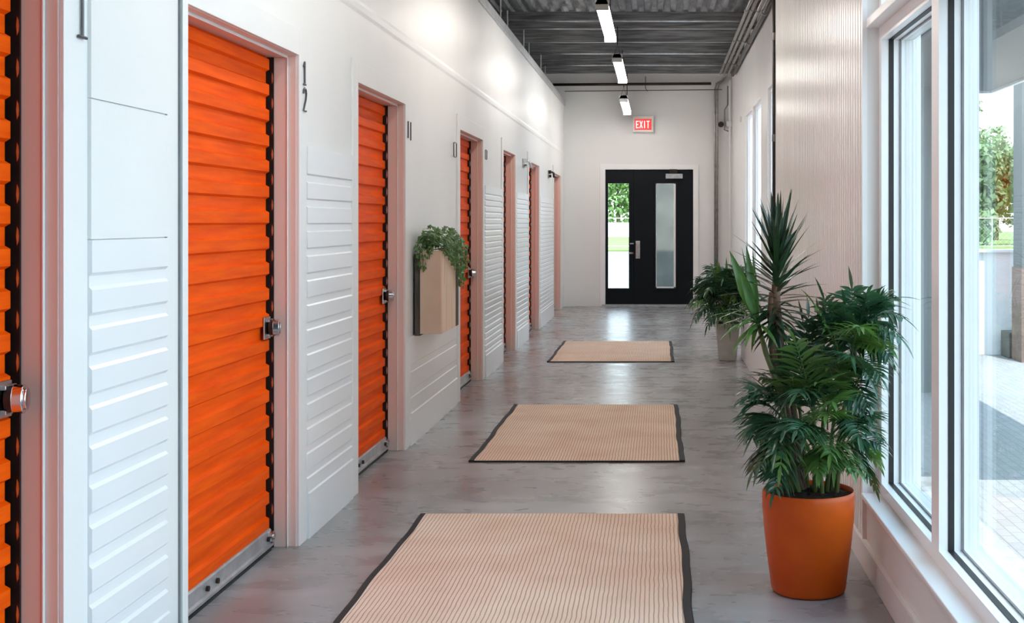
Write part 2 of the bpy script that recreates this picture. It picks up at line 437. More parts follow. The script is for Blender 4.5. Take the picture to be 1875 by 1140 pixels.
# painted unit numbers
one = [[(.5, 0), (.5, 1)], [(.15, .78), (.5, 1)], [(.1, 0), (.9, 0)]]
two = [[(.05, .75), (.15, .93), (.5, 1), (.85, .93), (.95, .75), (.8, .5), (.05, 0), (.95, 0)]]
zero = [[(0, .05), (0, .95), (.15, 1), (.85, 1), (1, .95), (1, .05), (.85, 0), (.15, 0), (0, .05)]]
four = [[(.75, 0), (.75, 1), (.0, .3), (1, .3)]]
numeral('unit_number', one, 3.215, 1.825, .055, .21, 'dark numeral 1 on the white wall above the nearest ribbed panel')


def group_num(parts, label, y):
    r = tag(empty('unit_number', (WX, y, parts[0][2])), label, 'number')
    for strokes, yy, z, w, h in parts:
        o = MB()
        for pts in strokes:
            o.tube([(WX + .016, yy + q * w, z + v * h) for q, v in pts], .0042, 6)
        o.build('digit', M['ink'], r)
    return r


group_num([(one, 5.265, 1.925, .04, .095), (two, 5.265, 1.815, .045, .095)], 'dark numerals 1 over 2 right of the widest orange door', 5.3)
group_num([([[(.5, 0), (.5, 1)], [(.3, .06), (.7, .06)]], 7.445, 1.845, .05, .10), ([[(.5, 0), (.5, 1)]], 7.525, 1.835, .04, .11)], 'dark numeral 11 on the casing above the ivy planter', 7.5)
group_num([(zero, 9.13, 1.82, .12, .105)], 'thin outlined numeral 0 above the right end of the ivy planter', 9.2)
group_num([(zero, 10.80, 1.885, .09, .08)], 'small dark numeral 0 right of the fourth orange door', 10.85)


# chrome hasps beside the two far doors
def hasp(y, z, label, m):
    r = tag(empty('door_hasp', (WX, y, z)), label, 'hasp')
    MB().box(WX, WX + .008, y - .12, y + .08, z - .05, z + .05).build('back_plate', M['steel'], r)
    MB().tube([(WX + .01, y - .05, z + .03), (WX + .05, y - .02, z + .03), (WX + .07, y + .0, z + .02), (WX + .07, y + .05, z - .03), (WX + .09, y + .15, z - .035)], .014, 8).build('hook_arm', m, r, smooth=True)
    MB().cyl((WX + .0, y - .07, z + .03), (WX + .045, y - .07, z + .03), .024, 14).build('pivot', m, r)
    MB().cyl((WX + .0, y + .06, z - .02), (WX + .035, y + .06, z - .02), .02, 14).build('pivot', m, r)


hasp(13.98, 1.99, 'chrome hasp on the wall left of the sixth door', M['chrome'])
hasp(17.15, 1.99, 'dark hook-shaped hasp on the wall near the end wall', M['darkmetal'])

# ------------------------------------------------------------------ far wall and its door
fx0, fx1, fz = -.905, .605, 2.225
mb = MB().box(-4.5, fx0, YF, YF + .2, 0, 3.95).box(fx1, 1.45, YF, YF + .2, 0, 3.95).box(fx0, fx1, YF, YF + .2, fz, 3.95)
struct(mb.build('wall_far', M['wall']), 'white end wall with the dark double door', 'wall')


def fp(x, yv): return ((x - CX) * YF / F, H - (yv - CY) * YF / F)


dr = struct(empty('door_8', ((fx0 + fx1) / 2, YF, 0)), 'blue-black double door with two tall glass panes in the end wall', 'door')
t = .055
MB().box(fx0 - .03, fx0 + t, YF - .02, YF + .12, 0, fz + .03).box(fx1 - t, fx1 + .03, YF - .02, YF + .12, 0, fz + .03).box(fx0 + t, fx1 - t, YF - .02, YF + .12, fz - .05, fz + .03).build('door_frame', M['whitealu'], dr, bevel=.003)


def leafdoor(x0, x1, z0, z1, gx0, gx1, gz0, gz1, name, bead):
    yy, y2 = YF + .015, YF + .065
    o = MB().box(x0, gx0, yy, y2, z0, z1).box(gx1, x1, yy, y2, z0, z1).box(gx0, gx1, yy, y2, z0, gz0).box(gx0, gx1, yy, y2, gz1, z1).build(name, M['doorblack'], dr)
    bw = .035; ya = yy - .012
    MB().box(gx0 - bw, gx0, ya, yy, gz0 - bw, gz1 + bw).box(gx1, gx1 + bw, ya, yy, gz0 - bw, gz1 + bw).box(gx0, gx1, ya, yy, gz0 - bw, gz0).box(gx0, gx1, ya, yy, gz1, gz1 + bw).build('glazing_bead', M['doorblack'], o, bevel=.002)
    if bead:
        MB().box(gx0, gx0 + .012, yy, y2, gz0, gz1).box(gx1 - .03, gx1, yy, y2, gz0, gz1).box(gx0, gx1, yy, y2, gz0, gz0 + .02).box(gx0, gx1, yy, y2, gz1 - .01, gz1).build('glazing_liner', M['whitealu'], o)
    MB().box(gx0, gx1, yy + .02, yy + .026, gz0, gz1).build('glass_pane', M['glass'], o)
    return o


lx0, lx1, rx1 = -.848, -.397, .552
leafdoor(lx0, lx1 - .002, .03, fz - .052, -.805, -.475, .285, 1.955, 'side_leaf', False)
ml_ = leafdoor(lx1 + .002, rx1, .03, fz - .052, -.045, .272, .285, 1.955, 'door_leaf', True)
MB().box(lx1 - .03, lx1 + .03, YF + .066, YF + .075, .03, fz - .05).build('leaf_gap_stop', M['doorblack'], dr)  # added strip behind the leaves, blocks daylight through the gap between them
MB().box(fx0, fx1, YF - .03, YF + .1, .0, .028).build('threshold', M['galv'], dr)
hx, hz = fp(1168, 457)
MB().box(hx - .035, hx + .035, YF - .002, YF + .014, hz - .14, hz + .14).box(hx - .018, hx + .018, YF - .05, YF - .035, hz - .10, hz + .10).box(hx - .012, hx + .012, YF - .04, YF, hz + .075, hz + .095).box(hx - .012, hx + .012, YF - .04, YF, hz - .095, hz - .075).build('pull_handle', M['steel'], dr, bevel=.003)
hx2, hz2 = fp(1157, 463)
MB().box(hx2 - .055, hx2 + .03, YF - .03, YF - .012, hz2 - .012, hz2 + .012).cyl((hx2 + .02, YF + .014, hz2), (hx2 + .02, YF - .03, hz2), .012, 10).box(hx2 - .03, hx2 + .03, YF - .018, YF + .012, hz2 + .14, hz2 + .16).build('lever_handle', M['steel'], dr)
c0, cz0 = fp(1219, 327); c1, cz1 = fp(1250, 318)
MB().box(c0, c1, YF - .05, YF + .013, cz0, cz1).build('door_closer', M['steel'], dr, bevel=.003)
c2, cz2 = fp(1226, 317); c3, cz3 = fp(1240, 310)
MB().box(c2, c3, YF - .045, YF - .02, cz2, cz3).cyl((c2 + .03, YF - .06, cz2 + .03), (c2 + .03, YF - .02, cz2 + .03), .025, 12).build('closer_arm', M['darkmetal'], dr)

# exit sign
ex, ez = fp(1177.5, 227)
es = tag(empty('exit_sign', (ex, YF, ez)), 'white boxed EXIT sign with red face above the end door', 'sign')
MB().box(ex - .165, ex + .165, YF - .09, YF, ez - .135, ez + .125).build('sign_housing', M['sign'], es, bevel=.006)
MB().box(ex - .135, ex + .135, YF - .094, YF - .089, ez - .10, ez + .075).build('sign_face', M['signred'], es)
sf = es.children[-1] if False else [c for c in es.children if c.name.startswith('sign_face')][0]
le = MB(); lw, lh, th = .040, .115, .014
yy0, yy1 = YF - .098, YF - .093


def st(x0, z0, x1, z1, wd=th):
    d = V((x1 - x0, 0, z1 - z0)); n = V((-d.z, 0, d.x)).normalized() * wd / 2
    le.prism([(x0 - n.x, z0 - n.z), (x1 - n.x, z1 - n.z), (x1 + n.x, z1 + n.z), (x0 + n.x, z0 + n.z)], (0, yy0, 0), (1, 0, 0), (0, 0, 1), (0, .005, 0))


bx_, bz = ex - .105, ez - .072
st(bx_, bz, bx_, bz + lh); st(bx_, bz + lh - th / 2, bx_ + lw, bz + lh - th / 2); st(bx_, bz + lh / 2, bx_ + lw * .8, bz + lh / 2); st(bx_, bz + th / 2, bx_ + lw, bz + th / 2)
bx_ += .055; st(bx_, bz, bx_ + lw, bz + lh); st(bx_ + lw, bz, bx_, bz + lh)
bx_ += .075; st(bx_, bz, bx_, bz + lh)
bx_ += .030; st(bx_, bz + lh - th / 2, bx_ + .05, bz + lh - th / 2); st(bx_ + .025, bz, bx_ + .025, bz + lh)
le.build('sign_lettering', M['signletter'], sf)

# pipes and conduits on the far wall
tag(MB().tube([at(1012, 155, 19.85), at(1302, 153, 19.85)], .022, 12).build('sprinkler_pipe', M['darkpipe'], smooth=True), 'dark horizontal pipe near the top of the end wall', 'pipe')
tag(MB().tube([at(1034, 167, 19.9), at(1322, 164, 19.9)], .006, 8).tube([at(1182, 140, 19.9), at(1182, 162, 19.9), at(1186, 167, 19.9)], .006, 6).build('hanger_wire', M['darkpipe']), 'thin wire strung below the dark pipe on the end wall', 'wire')
for k, (px, lab) in enumerate(((1309.3, 'left of the pair of conduits running down the end wall'), (1313.3, 'right of the pair of conduits running down the end wall'))):
    X = (px - CX) * 19.93 / F
    r = tag(MB().tube([(1.0 + .05 * k, 18.93, 3.585 - .015 * k), (1.0 + .05 * k, 19.4, 3.59), (.99 + .03 * k, 19.8, 3.57), (X + .02, 19.92, 3.53), (X, 19.93, 3.45), (X, 19.93, 2.4), (X, 19.93, .55)], .0155, 10).build('conduit', M['conduit'], smooth=True),
            'metal conduit, ' + lab, 'conduit')
    for z in (3.05, 2.2, 1.5, .9):
        MB().cyl((X, 19.93, z), (X, 19.93, z + .05), .0170, 10).build('coupling', M['conduit'], r)
X = (1336.5 - CX) * 19.9 / F
tag(MB().tube([(X, 19.9, 3.6), (X, 19.9, 2.92)], .022, 10).tube([(X + .005, 19.9, 2.86), (X, 19.9, .5)], .018, 10).box(X - .05, X + .024, 19.86, 19.98, 2.85, 2.93).build('riser_pipe', M['wall'], smooth=True, angle=40), 'white riser pipe in the right corner of the end wall', 'pipe')
tag(MB().tube([(X - .03, 19.95, 3.5), (X - .03, 19.95, 3.2), (X - .08, 19.95, 3.12), (X - .085, 19.95, 2.80), (X - .02, 19.95, 2.78)], .010, 8).build('flexible_cable', M['grey'], smooth=True), 'thin bent cable beside the dark round alarm bell', 'cable')
bxx, bzz = fp(1320, 228)
bell = tag(empty('alarm_bell', (bxx, YF, bzz)), 'dark round alarm bell on the end wall near the right corner', 'alarm')
MB().cyl((bxx, YF, bzz), (bxx, YF - .06, bzz), .045, 24).build('bell_body', M['darkpipe'], bell, bevel=.008)
MB().cyl((bxx, YF - .058, bzz), (bxx, YF - .068, bzz), .016, 14).build('bell_boss', M['darkmetal'], bell)

# ------------------------------------------------------------------ ceiling
x0, x1 = -4.5, 1.45; dz = 3.84
prof = []; x = x0
while x < x1:
    prof += [(x, dz), (x + .05, dz), (x + .065, dz + .045), (x + .125, dz + .045), (x + .14, dz)]
    x += .15
prof += [(x1, dz), (x1, dz + .12), (x0, dz + .12)]
ce = MB().prism(prof, (0, YB - .2, 0), (1, 0, 0), (0, 0, 1), (0, YF - YB + .4, 0)).build('ceiling', M['deck'])
struct(ce, 'dark ribbed metal roof deck on purlins', 'ceiling')
yy = 19.35
while yy > YB:
    if 12 < yy < 14.2:
        yy -= 1.12; continue
    o = MB().prism([(0, 0), (.075, 0), (.075, .02), (.069, .02), (.069, .006), (.006, .006), (.006, .194), (.069, .194), (.069, .18), (.075, .18), (.075, .2), (0, .2)], (x0, yy, CZ), (0, 1, 0), (0, 0, 1), (x1 - x0, 0, 0)).build('purlin', M['purlin'], ce)
    yy -= 1.12
for yv in (18.1, 16.85, 14.1):
    tag(MB().tube([(-2.2, yv, CZ - .03), (1.1, yv, CZ - .03)], .014, 10).build('ceiling_conduit', M['galv'], smooth=True),
        {18.1: 'thin bright conduit across the ceiling, closest to the end wall', 16.85: 'thin bright conduit across the ceiling just before the middle lamp', 14.1: 'thin bright conduit across the ceiling beside the nearest lamp'}[yv], 'conduit')
for k, yv in enumerate((12.9, 13.9, 15.1, 16.2, 17.3, 18.5)):
    MB().tube([(WX - .12 - .05 * (k % 2), yv, TOP + .03), (WX - .12 - .05 * (k % 2), yv, CZ + .05)], .010, 8).build('hanger_rod', M['galv'], ce)
for k, (xx, zz, rr, lab) in enumerate(((.93, 3.575, .018, 'innermost of the conduits running along the top of the right wall'), (.985, 3.585, .022, 'second of the conduits along the top of the right wall, counted from the lamps'), (1.05, 3.57, .020, 'third of the conduits along the top of the right wall, counted from the lamps'), (1.115, 3.55, .026, 'outermost dark pipe along the top of the right wall'))):
    o = tag(MB().tube([(xx, 8.66, zz), (xx, 18.9, zz)], rr, 10).build('overhead_conduit', M['conduit'] if k < 3 else M['darkpipe'], smooth=True), lab, 'conduit')
    for yv in (13.2, 15.4, 17.6):
        MB().cyl((xx, yv, zz), (xx, yv + .06, zz), rr * 1.35, 10).build('coupling', M['conduit'], o)

# pendant lamps


def lamp(y0, y1, X0, z, lab, wire=True):
    Lh = y1 - y0; w = .115
    r = tag(empty('pendant_lamp', (X0, (y0 + y1) / 2, z)), lab, 'lamp', 'linear pendant lamps')
    MB().prism([(-w / 2, .03), (w / 2, .03), (w / 2 - .02, .075), (-w / 2 + .02, .075)], (X0, y0, z), (1, 0, 0), (0, 0, 1), (0, Lh, 0)).build('lamp_housing', M['lampbody'], r)
    MB().prism([(-w / 2 + .012, -.02), (w / 2 - .012, -.02), (w / 2, .03), (-w / 2, .03)], (X0, y0 + .01, z), (1, 0, 0), (0, 0, 1), (0, Lh - .02, 0)).build('diffuser', M['lamp'], r)
    for ya in (y0, y1 - .012):
        MB().box(X0 - w / 2 - .003, X0 + w / 2 + .003, ya, ya + .012, z - .022, z + .077).build('end_cap', M['lampbody'], r)
    for ya in (y0 + .12, y1 - .12):
        c = MB().tube([(X0 - .04, ya, z + .075), (X0, ya, z + .20), (X0 + .04, ya, z + .075)], .004, 6).tube([(X0, ya, z + .20), (X0, ya, CZ)], .006, 6).build('suspension_cable', M['darkpipe'], r)
    return r


lamp(11.0, 12.97, -.497, 3.22, 'glowing linear pendant lamp cut nearest the top edge, largest of those visible')
lamp(14.6, 16.84, -.483, 3.22, 'glowing linear pendant lamp in the middle of the row of three')
lamp(17.4, 19.45, -.486, 3.02, 'small glowing pendant lamp left of the EXIT sign')
lamp(7.4, 9.4, -.49, 3.22, 'pendant lamp of the row before the visible three')
lamp(3.8, 5.8, -.49, 3.22, 'pendant lamp over the nearest mat, above the frame')

# ------------------------------------------------------------------ right wall
WT = 1.025; SILL = .272; HEAD = 2.105; WY = 4.91; TR = 3.35
WE = .45
mb = MB().box(RX, WT, WE, WY, 0, SILL).box(RX, WT, WY, 8.62, 0, dz).box(RX, WT, WE, WY, TR, dz).box(RX, WT, YB, WE, 0, dz)
mb2 = MB().box(SX, SX + .25, 8.62, YF, 2.76, dz).box(WT, SX + .25, 8.42, 8.62, 0, dz)
wins = [(12.30, 13.42), (14.30, 15.50), (15.64, 16.88)]
yy = 8.62
for a, b_ in wins:
    mb2.box(SX, SX + .25, yy, a, 0, 2.76); mb2.box(SX, SX + .25, a, b_, 0, .75); yy = b_
mb2.box(SX, SX + .25, yy, YF, 0, 2.76)
struct(mb2.build('wall_setback', M['wall']), 'white set-back part of the right wall with three narrow windows', 'wall')
wr = mb.build('wall_right', M['wall'])
struct(wr, 'white right wall with big windows and a fluted pier', 'wall')
# fluted cladding of the pier
prof = [(WY, 0)]; y = WY + .01
while y < 8.58:
    prof += [(y, .002), (y + .006, .011), (y + .052, .011), (y + .058, .002)]
    y += .066
prof += [(8.60, .004), (8.60, 0)]
MB().prism([(q[1], q[0]) for q in prof], (RX, 0, .11), (-1, 0, 0), (0, 1, 0), (0, 0, dz - .115)).build('fluted_cladding', M['fluted'], wr)
MB().box(RX - .016, RX + .003, WY - .004, WY + .012, .11, dz - .01).build('corner_bead', M['whitealu'], wr)
struct(MB().box(RX - .018, RX, YB, 8.6, 0, .105).box(RX - .015, RX, YB, 8.6, .105, .110).build('baseboard_right', M['wall'], bevel=.003), 'white baseboard under the big windows', 'baseboard')
struct(MB().box(RX + .008, SX, 8.62, 12.55, 0, .42).build('trim_1', M['wall'], bevel=.004), 'low white ledge beyond the fluted pier', 'ledge')
# sill and transom bar
MB().box(RX - .022, .90, WE, WY, SILL, SILL + .018).build('window_sill', M['whitealu'], wr, bevel=.004)
tb = MB().box(RX, WT, WE, WY, HEAD, HEAD + .035).build('transom_bar', M['whitealu'], wr, bevel=.003)

mull = [WY, 3.915, 2.2, .45]; WE = .45
nwin = 0


def framed(y0, y1, z0, z1, w, label):
    """window between y0<y1; white outer frame, black gasket, white sash, glass"""
    global nwin
    nwin += 1
    r = struct(empty('window_%d' % nwin, (.92, (y0 + y1) / 2, z0)), label, 'window')

    def ring(xa, xb, wd, m, nm):
        return MB().box(xa, xb, y0, y0 + wd, z0, z1).box(xa, xb, y1 - wd, y1, z0, z1).box(xa, xb, y0 + wd, y1 - wd, z0, z0 + wd).box(xa, xb, y0 + wd, y1 - wd, z1 - wd, z1).build(nm, m, r)
    ring(.862, .890, w, M['whitealu'], 'outer_frame'); ring(.890, .909, w + .002, M['black'], 'gasket')
    ring(.909, .931, w + .001, M['whitealu'], 'sash'); ring(.931, .938, w + .006, M['grey'], 'glazing_seal'); ring(.938, .985, w + .003, M['whitealu'], 'outer_sash')
    MB().box(.944, .950, y0 + w, y1 - w, z0 + w, z1 - w).build('glass_pane', M['glass'], r)
    return r


labs = ['tall window pane whose glass stands behind the palm leaves', 'tall window at the right edge, showing trees and paving', 'window pane beside the camera', 'window pane behind the camera', 'last window pane behind the camera']
for k in range(3):
    framed(mull[k + 1], mull[k], SILL + .012, HEAD, .052, labs[k])
    framed(mull[k + 1], mull[k], HEAD + .035, TR, .045, 'transom pane over the ' + labs[k])
# outer reveal
MB().box(.985, 1.06, WE, WY, SILL - .02, SILL + .022).box(.985, WT, WE, WY, HEAD - .02, HEAD + .04).build('outer_sill', M['extwhite'], wr)

for k, (a, b_) in enumerate(wins):
    nwin += 1
    r = struct(empty('window_%d' % nwin, (SX, (a + b_) / 2, .75)), ['narrow bright ribbed window nearest the vertical conduit', 'narrow bright window, middle of three in the far right wall', 'narrow bright window closest to the end wall'][k], 'window')
    w = .04
    MB().box(SX + .03, SX + .10, a, a + w, .75, 2.76).box(SX + .03, SX + .10, b_ - w, b_, .75, 2.76).box(SX + .03, SX + .10, a + w, b_ - w, .75, .75 + w).box(SX + .03, SX + .10, a + w, b_ - w, 2.76 - w, 2.76).build('window_frame', M['whitealu'], r)
    if k == 0:
        pr = []; y = a + w
        while y < b_ - w - .05:
            pr += [(0, y), (.02, y + .02), (.02, y + .05), (0, y + .07)]; y += .09
        pr += [(0, b_ - w), (.03, b_ - w), (.03, a + w)]
        MB().prism(pr, (SX + .05, 0, .79), (1, 0, 0), (0, 1, 0), (0, 0, 1.93)).build('ribbed_pane', M['frosted'], r)
    else:
        MB().box(SX + .06, SX + .066, a + w, b_ - w, .79, 2.72).build('frosted_pane', M['frosted'], r)

# conduit pair on the far edge of the pier
for k in range(2):
    Y = 8.64; X = RX - .016 + .034 * k
    o = tag(MB().tube([(X, Y + .03, .42), (X, Y + .03, dz - .02)], .011, 10).build('vertical_conduit', M['conduit'] if k else M['darkpipe'], smooth=True), ('dark' if k == 0 else 'bright') + ' vertical conduit at the left edge of the fluted pier', 'conduit')
    for z in (2.6, 1.9):
        MB().cyl((X, Y + .03, z), (X, Y + .03, z + .05), .015, 10).build('coupling', M['conduit'], o)
tag(MB().cyl((SX, 17.6, 2.78), (SX - .03, 17.6, 2.78), .04, 16).build('wall_detector', M['sign'], bevel=.004), 'small grey round detector on the right wall beyond the windows', 'detector')

# ------------------------------------------------------------------ enclosure
struct(MB().box(-4.7, -4.5, YB - .2, YF + .2, 0, 3.95).build('wall_units', M['wall']))
struct(MB().box(-4.5, 1.45, YB - .2, YB, 0, 3.95).build('wall_near', M['wall']))

# ------------------------------------------------------------------ mats
MATS = [(-1.097, .121, 3.66, 5.76, 'jute mat in the foreground, cut by the bottom edge'), (-1.062, .145, 7.04, 9.19, 'jute mat in the middle of the three, dark bindings at both sides'), (-1.068, .150, 12.03, 14.05, 'jute mat farthest away, towards the end door')]
for k, (xa, xb, ya, yb, lab) in enumerate(MATS):
    r = tag(empty('floor_mat', ((xa + xb) / 2, (ya + yb) / 2, 0)), lab, 'mat', 'jute floor mats')
    nx, ny = 24, 40; vs = []; fs = []; bw = .026
    rnd = random.Random(k)

    def wob(t, s): return .0035 * math.sin(t * 5 + s + k) + .002 * math.sin(t * 13 + 2 * s)
    for j in range(ny + 1):
        for i in range(nx + 1):
            u = i / nx; v = j / ny; yq = ya + (yb - ya) * v; xq = xa + bw + (xb - xa - 2 * bw) * u
            xq += (1 - u) * wob(yq, 0) + u * wob(yq, 2); yq += v * wob(xq, 4) * .6 + (1 - v) * wob(xq, 6) * .6
            vs.append((xq, yq, .011))
    for j in range(ny):
        for i in range(nx):
            a = j * (nx + 1) + i; fs.append((a, a + 1, a + nx + 2, a + nx + 1))
    n0 = len(vs); per = [i for i in range(nx + 1)] + [j * (nx + 1) + nx for j in range(1, ny + 1)] + [ny * (nx + 1) + i for i in range(nx - 1, -1, -1)] + [j * (nx + 1) for j in range(ny - 1, 0, -1)]
    for q in per: vs.append((vs[q][0], vs[q][1], .0005))
    m_ = len(per)
    for q in range(m_): fs.append((per[(q + 1) % m_], per[q], n0 + q, n0 + (q + 1) % m_))
    MB().add(vs, fs).build('woven_field', M['jute'], r)
    for s_ in (0, 1):
        m = MB(); pv = []; 
        for j in range(ny + 1):
            yq = ya + (yb - ya) * j / ny + ((wob(xa, 4) if s_ == 0 else wob(xb, 4)) * (j / ny)) * .6
            xin = (xa + bw + wob(yq, 0)) if s_ == 0 else (xb - bw + wob(yq, 2)); sg = -1 if s_ == 0 else 1
            bww = bw if (s_ == 1 or k > 0) else bw * .8
            pv.append([(xin - sg * .006, yq, .0005), (xin - sg * .006, yq, .0135), (xin + sg * (bww - .004), yq, .0130), (xin + sg * bww, yq, .008), (xin + sg * bww, yq, .0005)])
        vs2 = [q for row in pv for q in row]; f2 = []
        for j in range(ny):
            for i in range(4):
                a = j * 5 + i; q = (a, a + 1, a + 6, a + 5); f2.append(q if s_ == 0 else tuple(reversed(q)))
        f2 += [tuple(range(5)), tuple(range(ny * 5, ny * 5 + 5))]
        m.add(vs2, f2).build('edge_binding', M['matbind'], r)
    for yq in ((ya, yb) if k != 2 else (ya,)):
        MB().tube([(xa + bw + (xb - xa - 2 * bw) * i / nx, yq + wob(xa + (xb - xa) * i / nx, 4 if yq == yb else 6) * .6, .005) for i in range(nx + 1)], .0052, 8).build('end_binding', M['matbind'], r, smooth=True)

# ------------------------------------------------------------------ ivy wall planter
py0, py1, px1 = 7.675, 8.335, -1.331
pz0, pz1 = .662, 1.172
wp = tag(empty('wall_planter', (WX, (py0 + py1) / 2, pz0)), 'wooden wall planter box with green ivy spilling over its top', 'planter')
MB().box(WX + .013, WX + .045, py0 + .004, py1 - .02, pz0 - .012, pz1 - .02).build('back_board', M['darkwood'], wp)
MB().box(WX + .047, px1, py0, py0 + .014, pz0, pz1).box(WX + .047, px1, py1 - .014, py1, pz0, pz1).box(WX + .047, px1 - .014, py0 + .014, py1 - .014, pz0, pz0 + .014).build('end_panel', M['kraft'], wp, bevel=.002)
yy = py0
for wd, zt in ((.17, pz1 - .006), (.20, pz1 - .002), (.16, pz1 - .008)):
    MB().box(px1 - .013, px1 + .006, yy + .001, yy + wd - .005, pz0 + .002, zt).build('plank', M['plank'], wp, bevel=.002); yy += wd
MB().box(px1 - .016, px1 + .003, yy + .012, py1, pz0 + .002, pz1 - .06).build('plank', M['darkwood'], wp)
MB().box(px1 + .006, px1 + .010, py0 + .09, py0 + .16, pz0 + .30, pz1 - .02).build('plank_patch', M['plank'], wp)
MB().box(WX + .05, px1 - .014, py0 + .014, py1 - .014, pz1 - .07, pz1 - .04).build('soil', M['soil'], wp)
rnd = random.Random(4)
iv = MB(); vines = MB()


def ivy_leaf(P, nrm, size):
    nrm = V(nrm).normalized(); u = nrm.orthogonal().normalized(); a = rnd.uniform(0, 2 * PI); u = (Matrix.Rotation(a, 3, nrm) @ u); v = nrm.cross(u)
    pts = [(0, -.35), (.38, -.45), (.42, -.08), (.62, .18), (.25, .22), (0, .72), (-.25, .22), (-.62, .18), (-.42, -.08), (-.38, -.45)]
    vs = [V(P) + (u * q[0] + v * q[1]) * size + nrm * (-.25 * abs(q[0]) * size) for q in pts]
    vs.append(V(P) + nrm * .04 * size); c = len(pts)
    iv.add(vs, [(c, i, (i + 1) % c) for i in range(c)])


for q in range(600):
    u = rnd.random(); yv = py0 - .03 + (py1 - py0 + .10) * u
    a = rnd.uniform(-.15, PI * .98)
    R = .085 + .03 * math.sin(u * 9) + rnd.uniform(-.035, .02)
    xc = (WX + .10)
    P = V((xc + .11 * math.cos(a) * rnd.uniform(.7, 1.1), yv, pz1 - .005 + R * 1.15 * math.sin(a)))
    if P.x < WX + .02: P.x = WX + .02 + rnd.random() * .02
    ivy_leaf(P, (math.cos(a) + rnd.uniform(-.4, .6), rnd.uniform(-1.0, .2), math.sin(a) * .8 + rnd.uniform(-.3, .5)), rnd.uniform(.020, .034))
strands = [(WX + .06, py0 - .02, .12), (WX + .10, py0 - .015, .055), (WX + .03, py0 - .02, .10), (px1 + .02, py0 + .12, .06), (px1 + .02, py0 + .22, .10), (px1 + .03, py0 + .30, .13), (px1 + .03, py0 + .38, .10), (px1 + .03, py0 + .45, .17), (px1 + .035, py0 + .52, .22),
           (px1 + .03, py0 + .58, .24), (px1 + .03, py0 + .64, .27), (px1 + .0, py1 + .03, .25), (px1 - .04, py1 + .03, .26), (px1 + .03, py1 + .06, .16), (px1 + .03, py1 + .09, .14)]
for X, Y, dn in strands:
    p0 = V((WX + .10, Y, pz1)); p1 = V((X, Y, pz1 + .02)); p2 = V((X + .005, Y + .01, pz1 - dn))
    vines.tube([p0, p1, (p1 + p2) / 2 + V((.006, 0, 0)), p2], .0022, 5)
    for q in range(int(8 + dn * 95)):
        t = rnd.random(); P = p1.lerp(p2, t) + V((rnd.uniform(-.012, .022), rnd.uniform(-.03, .03), rnd.uniform(-.01, .02)))
        P.x = max(P.x, WX + .02)
        ivy_leaf(P, (rnd.uniform(.1, 1), rnd.uniform(-1.1, .1), rnd.uniform(-.1, .7)), rnd.uniform(.016, .028))
fo = iv.build('ivy_foliage', M['ivy'], wp); fo['kind'] = 'stuff'
vines.build('vine_stem', M['cane'], wp)['kind'] = 'stuff'

# ------------------------------------------------------------------ potted plant on the right
PX, PY = .548, 4.6
pp = tag(empty('potted_plant', (PX, PY, 0)), 'large palm and dracaena in a round burnt-orange pot by the window', 'plant')
prof = [(.120, 0), (.131, .004), (.136, .015), (.144, .08), (.1545, .16), (.1635, .245), (.1685, .315), (.1690, .350), (.1675, .366), (.1645, .370), (.1610, .366), (.1595, .350), (.158, .315)]
pot = MB().lathe(prof, (PX, PY, 0), 96).build('pot', M['pot'], pp, smooth=True, angle=60)
rs = MB(); nn = 40; vs = [(PX, PY, .366)]; fs = []
for i in range(1, 9):
    for k in range(nn):
        a = 2 * PI * k / nn; r = .160 * i / 8
        q = V((PX + r * math.cos(a), PY + r * math.sin(a), 0)); q.z = .352 + .016 * (1 - (i / 8) ** 2) + .010 * mnoise.noise(q * 40)
        vs.append(q)
for k in range(nn): fs.append((0, 1 + k, 1 + (k + 1) % nn))
for i in range(7):
    for k in range(nn):
        a = 1 + i * nn + k; b_ = 1 + i * nn + (k + 1) % nn; fs.append((a, a + nn, b_ + nn, b_))
rs.add(vs, fs).build('soil', M['soil'], pot)


def bez(p0, p1, p2, t): return p0 * (1 - t) ** 2 + p1 * 2 * t * (1 - t) + p2 * t * t


def frond(P0, P2, arch, LL, npair, w, m, parent, seed, droop=.7, name='palm_frond', stalk=.12, limit=None):
    rn = random.Random(seed); P0, P2 = V(P0), V(P2)
    mid = (P0 + P2) / 2 + V((0, 0, arch))
    mb = MB(); pts = [bez(P0, mid, P2, i / 10) for i in range(11)]
    mb.tube(pts, [.0035 - .0024 * i / 10 for i in range(11)], 5)
    roll = rn.uniform(-.5, .5)
    for i in range(npair):
        t = stalk + (1 - stalk) * (i + .5) / npair
        q = bez(P0, mid, P2, t); tg = (bez(P0, mid, P2, min(t + .02, 1.0)) - bez(P0, mid, P2, t - .02)).normalized()
        sd = tg.cross(V((0, 0, 1)))
        if sd.length < .25: sd = tg.cross(V((.3, -1, .1)))
        sd.normalize(); sd = Matrix.Rotation(roll, 3, tg) @ sd
        nr = sd.cross(tg)
        env = (.55 + .45 * math.sin(PI * min(1, t * 1.15))) * (1 - .35 * max(0, t - .75) / .25)
        for s_ in (-1, 1):
            l = LL * env * rn.uniform(.85, 1.1)
            d = sd * s_ * rn.uniform(.75, .95) + tg * rn.uniform(.65, .95) + nr * rn.uniform(.05, .30)
            if limit:
                e_ = q.x + d.normalized().x * l
                if e_ > limit: l = max(.04, l * (limit - q.x) / max(e_ - q.x, .01))
            mb.leaf(q, d, tg * -s_ + nr * .15, l, w * rn.uniform(.8, 1.15), droop * rn.uniform(.7, 1.3), 5, .30, .35)
    q = pts[-1]; tg = (pts[-1] - pts[-2]).normalized()
    mb.leaf(q, tg, tg.cross(V((0, .2, 1))), LL * .6, w, droop * .6, 4, .3, .35)
    return mb.build(name, m, parent, smooth=True)


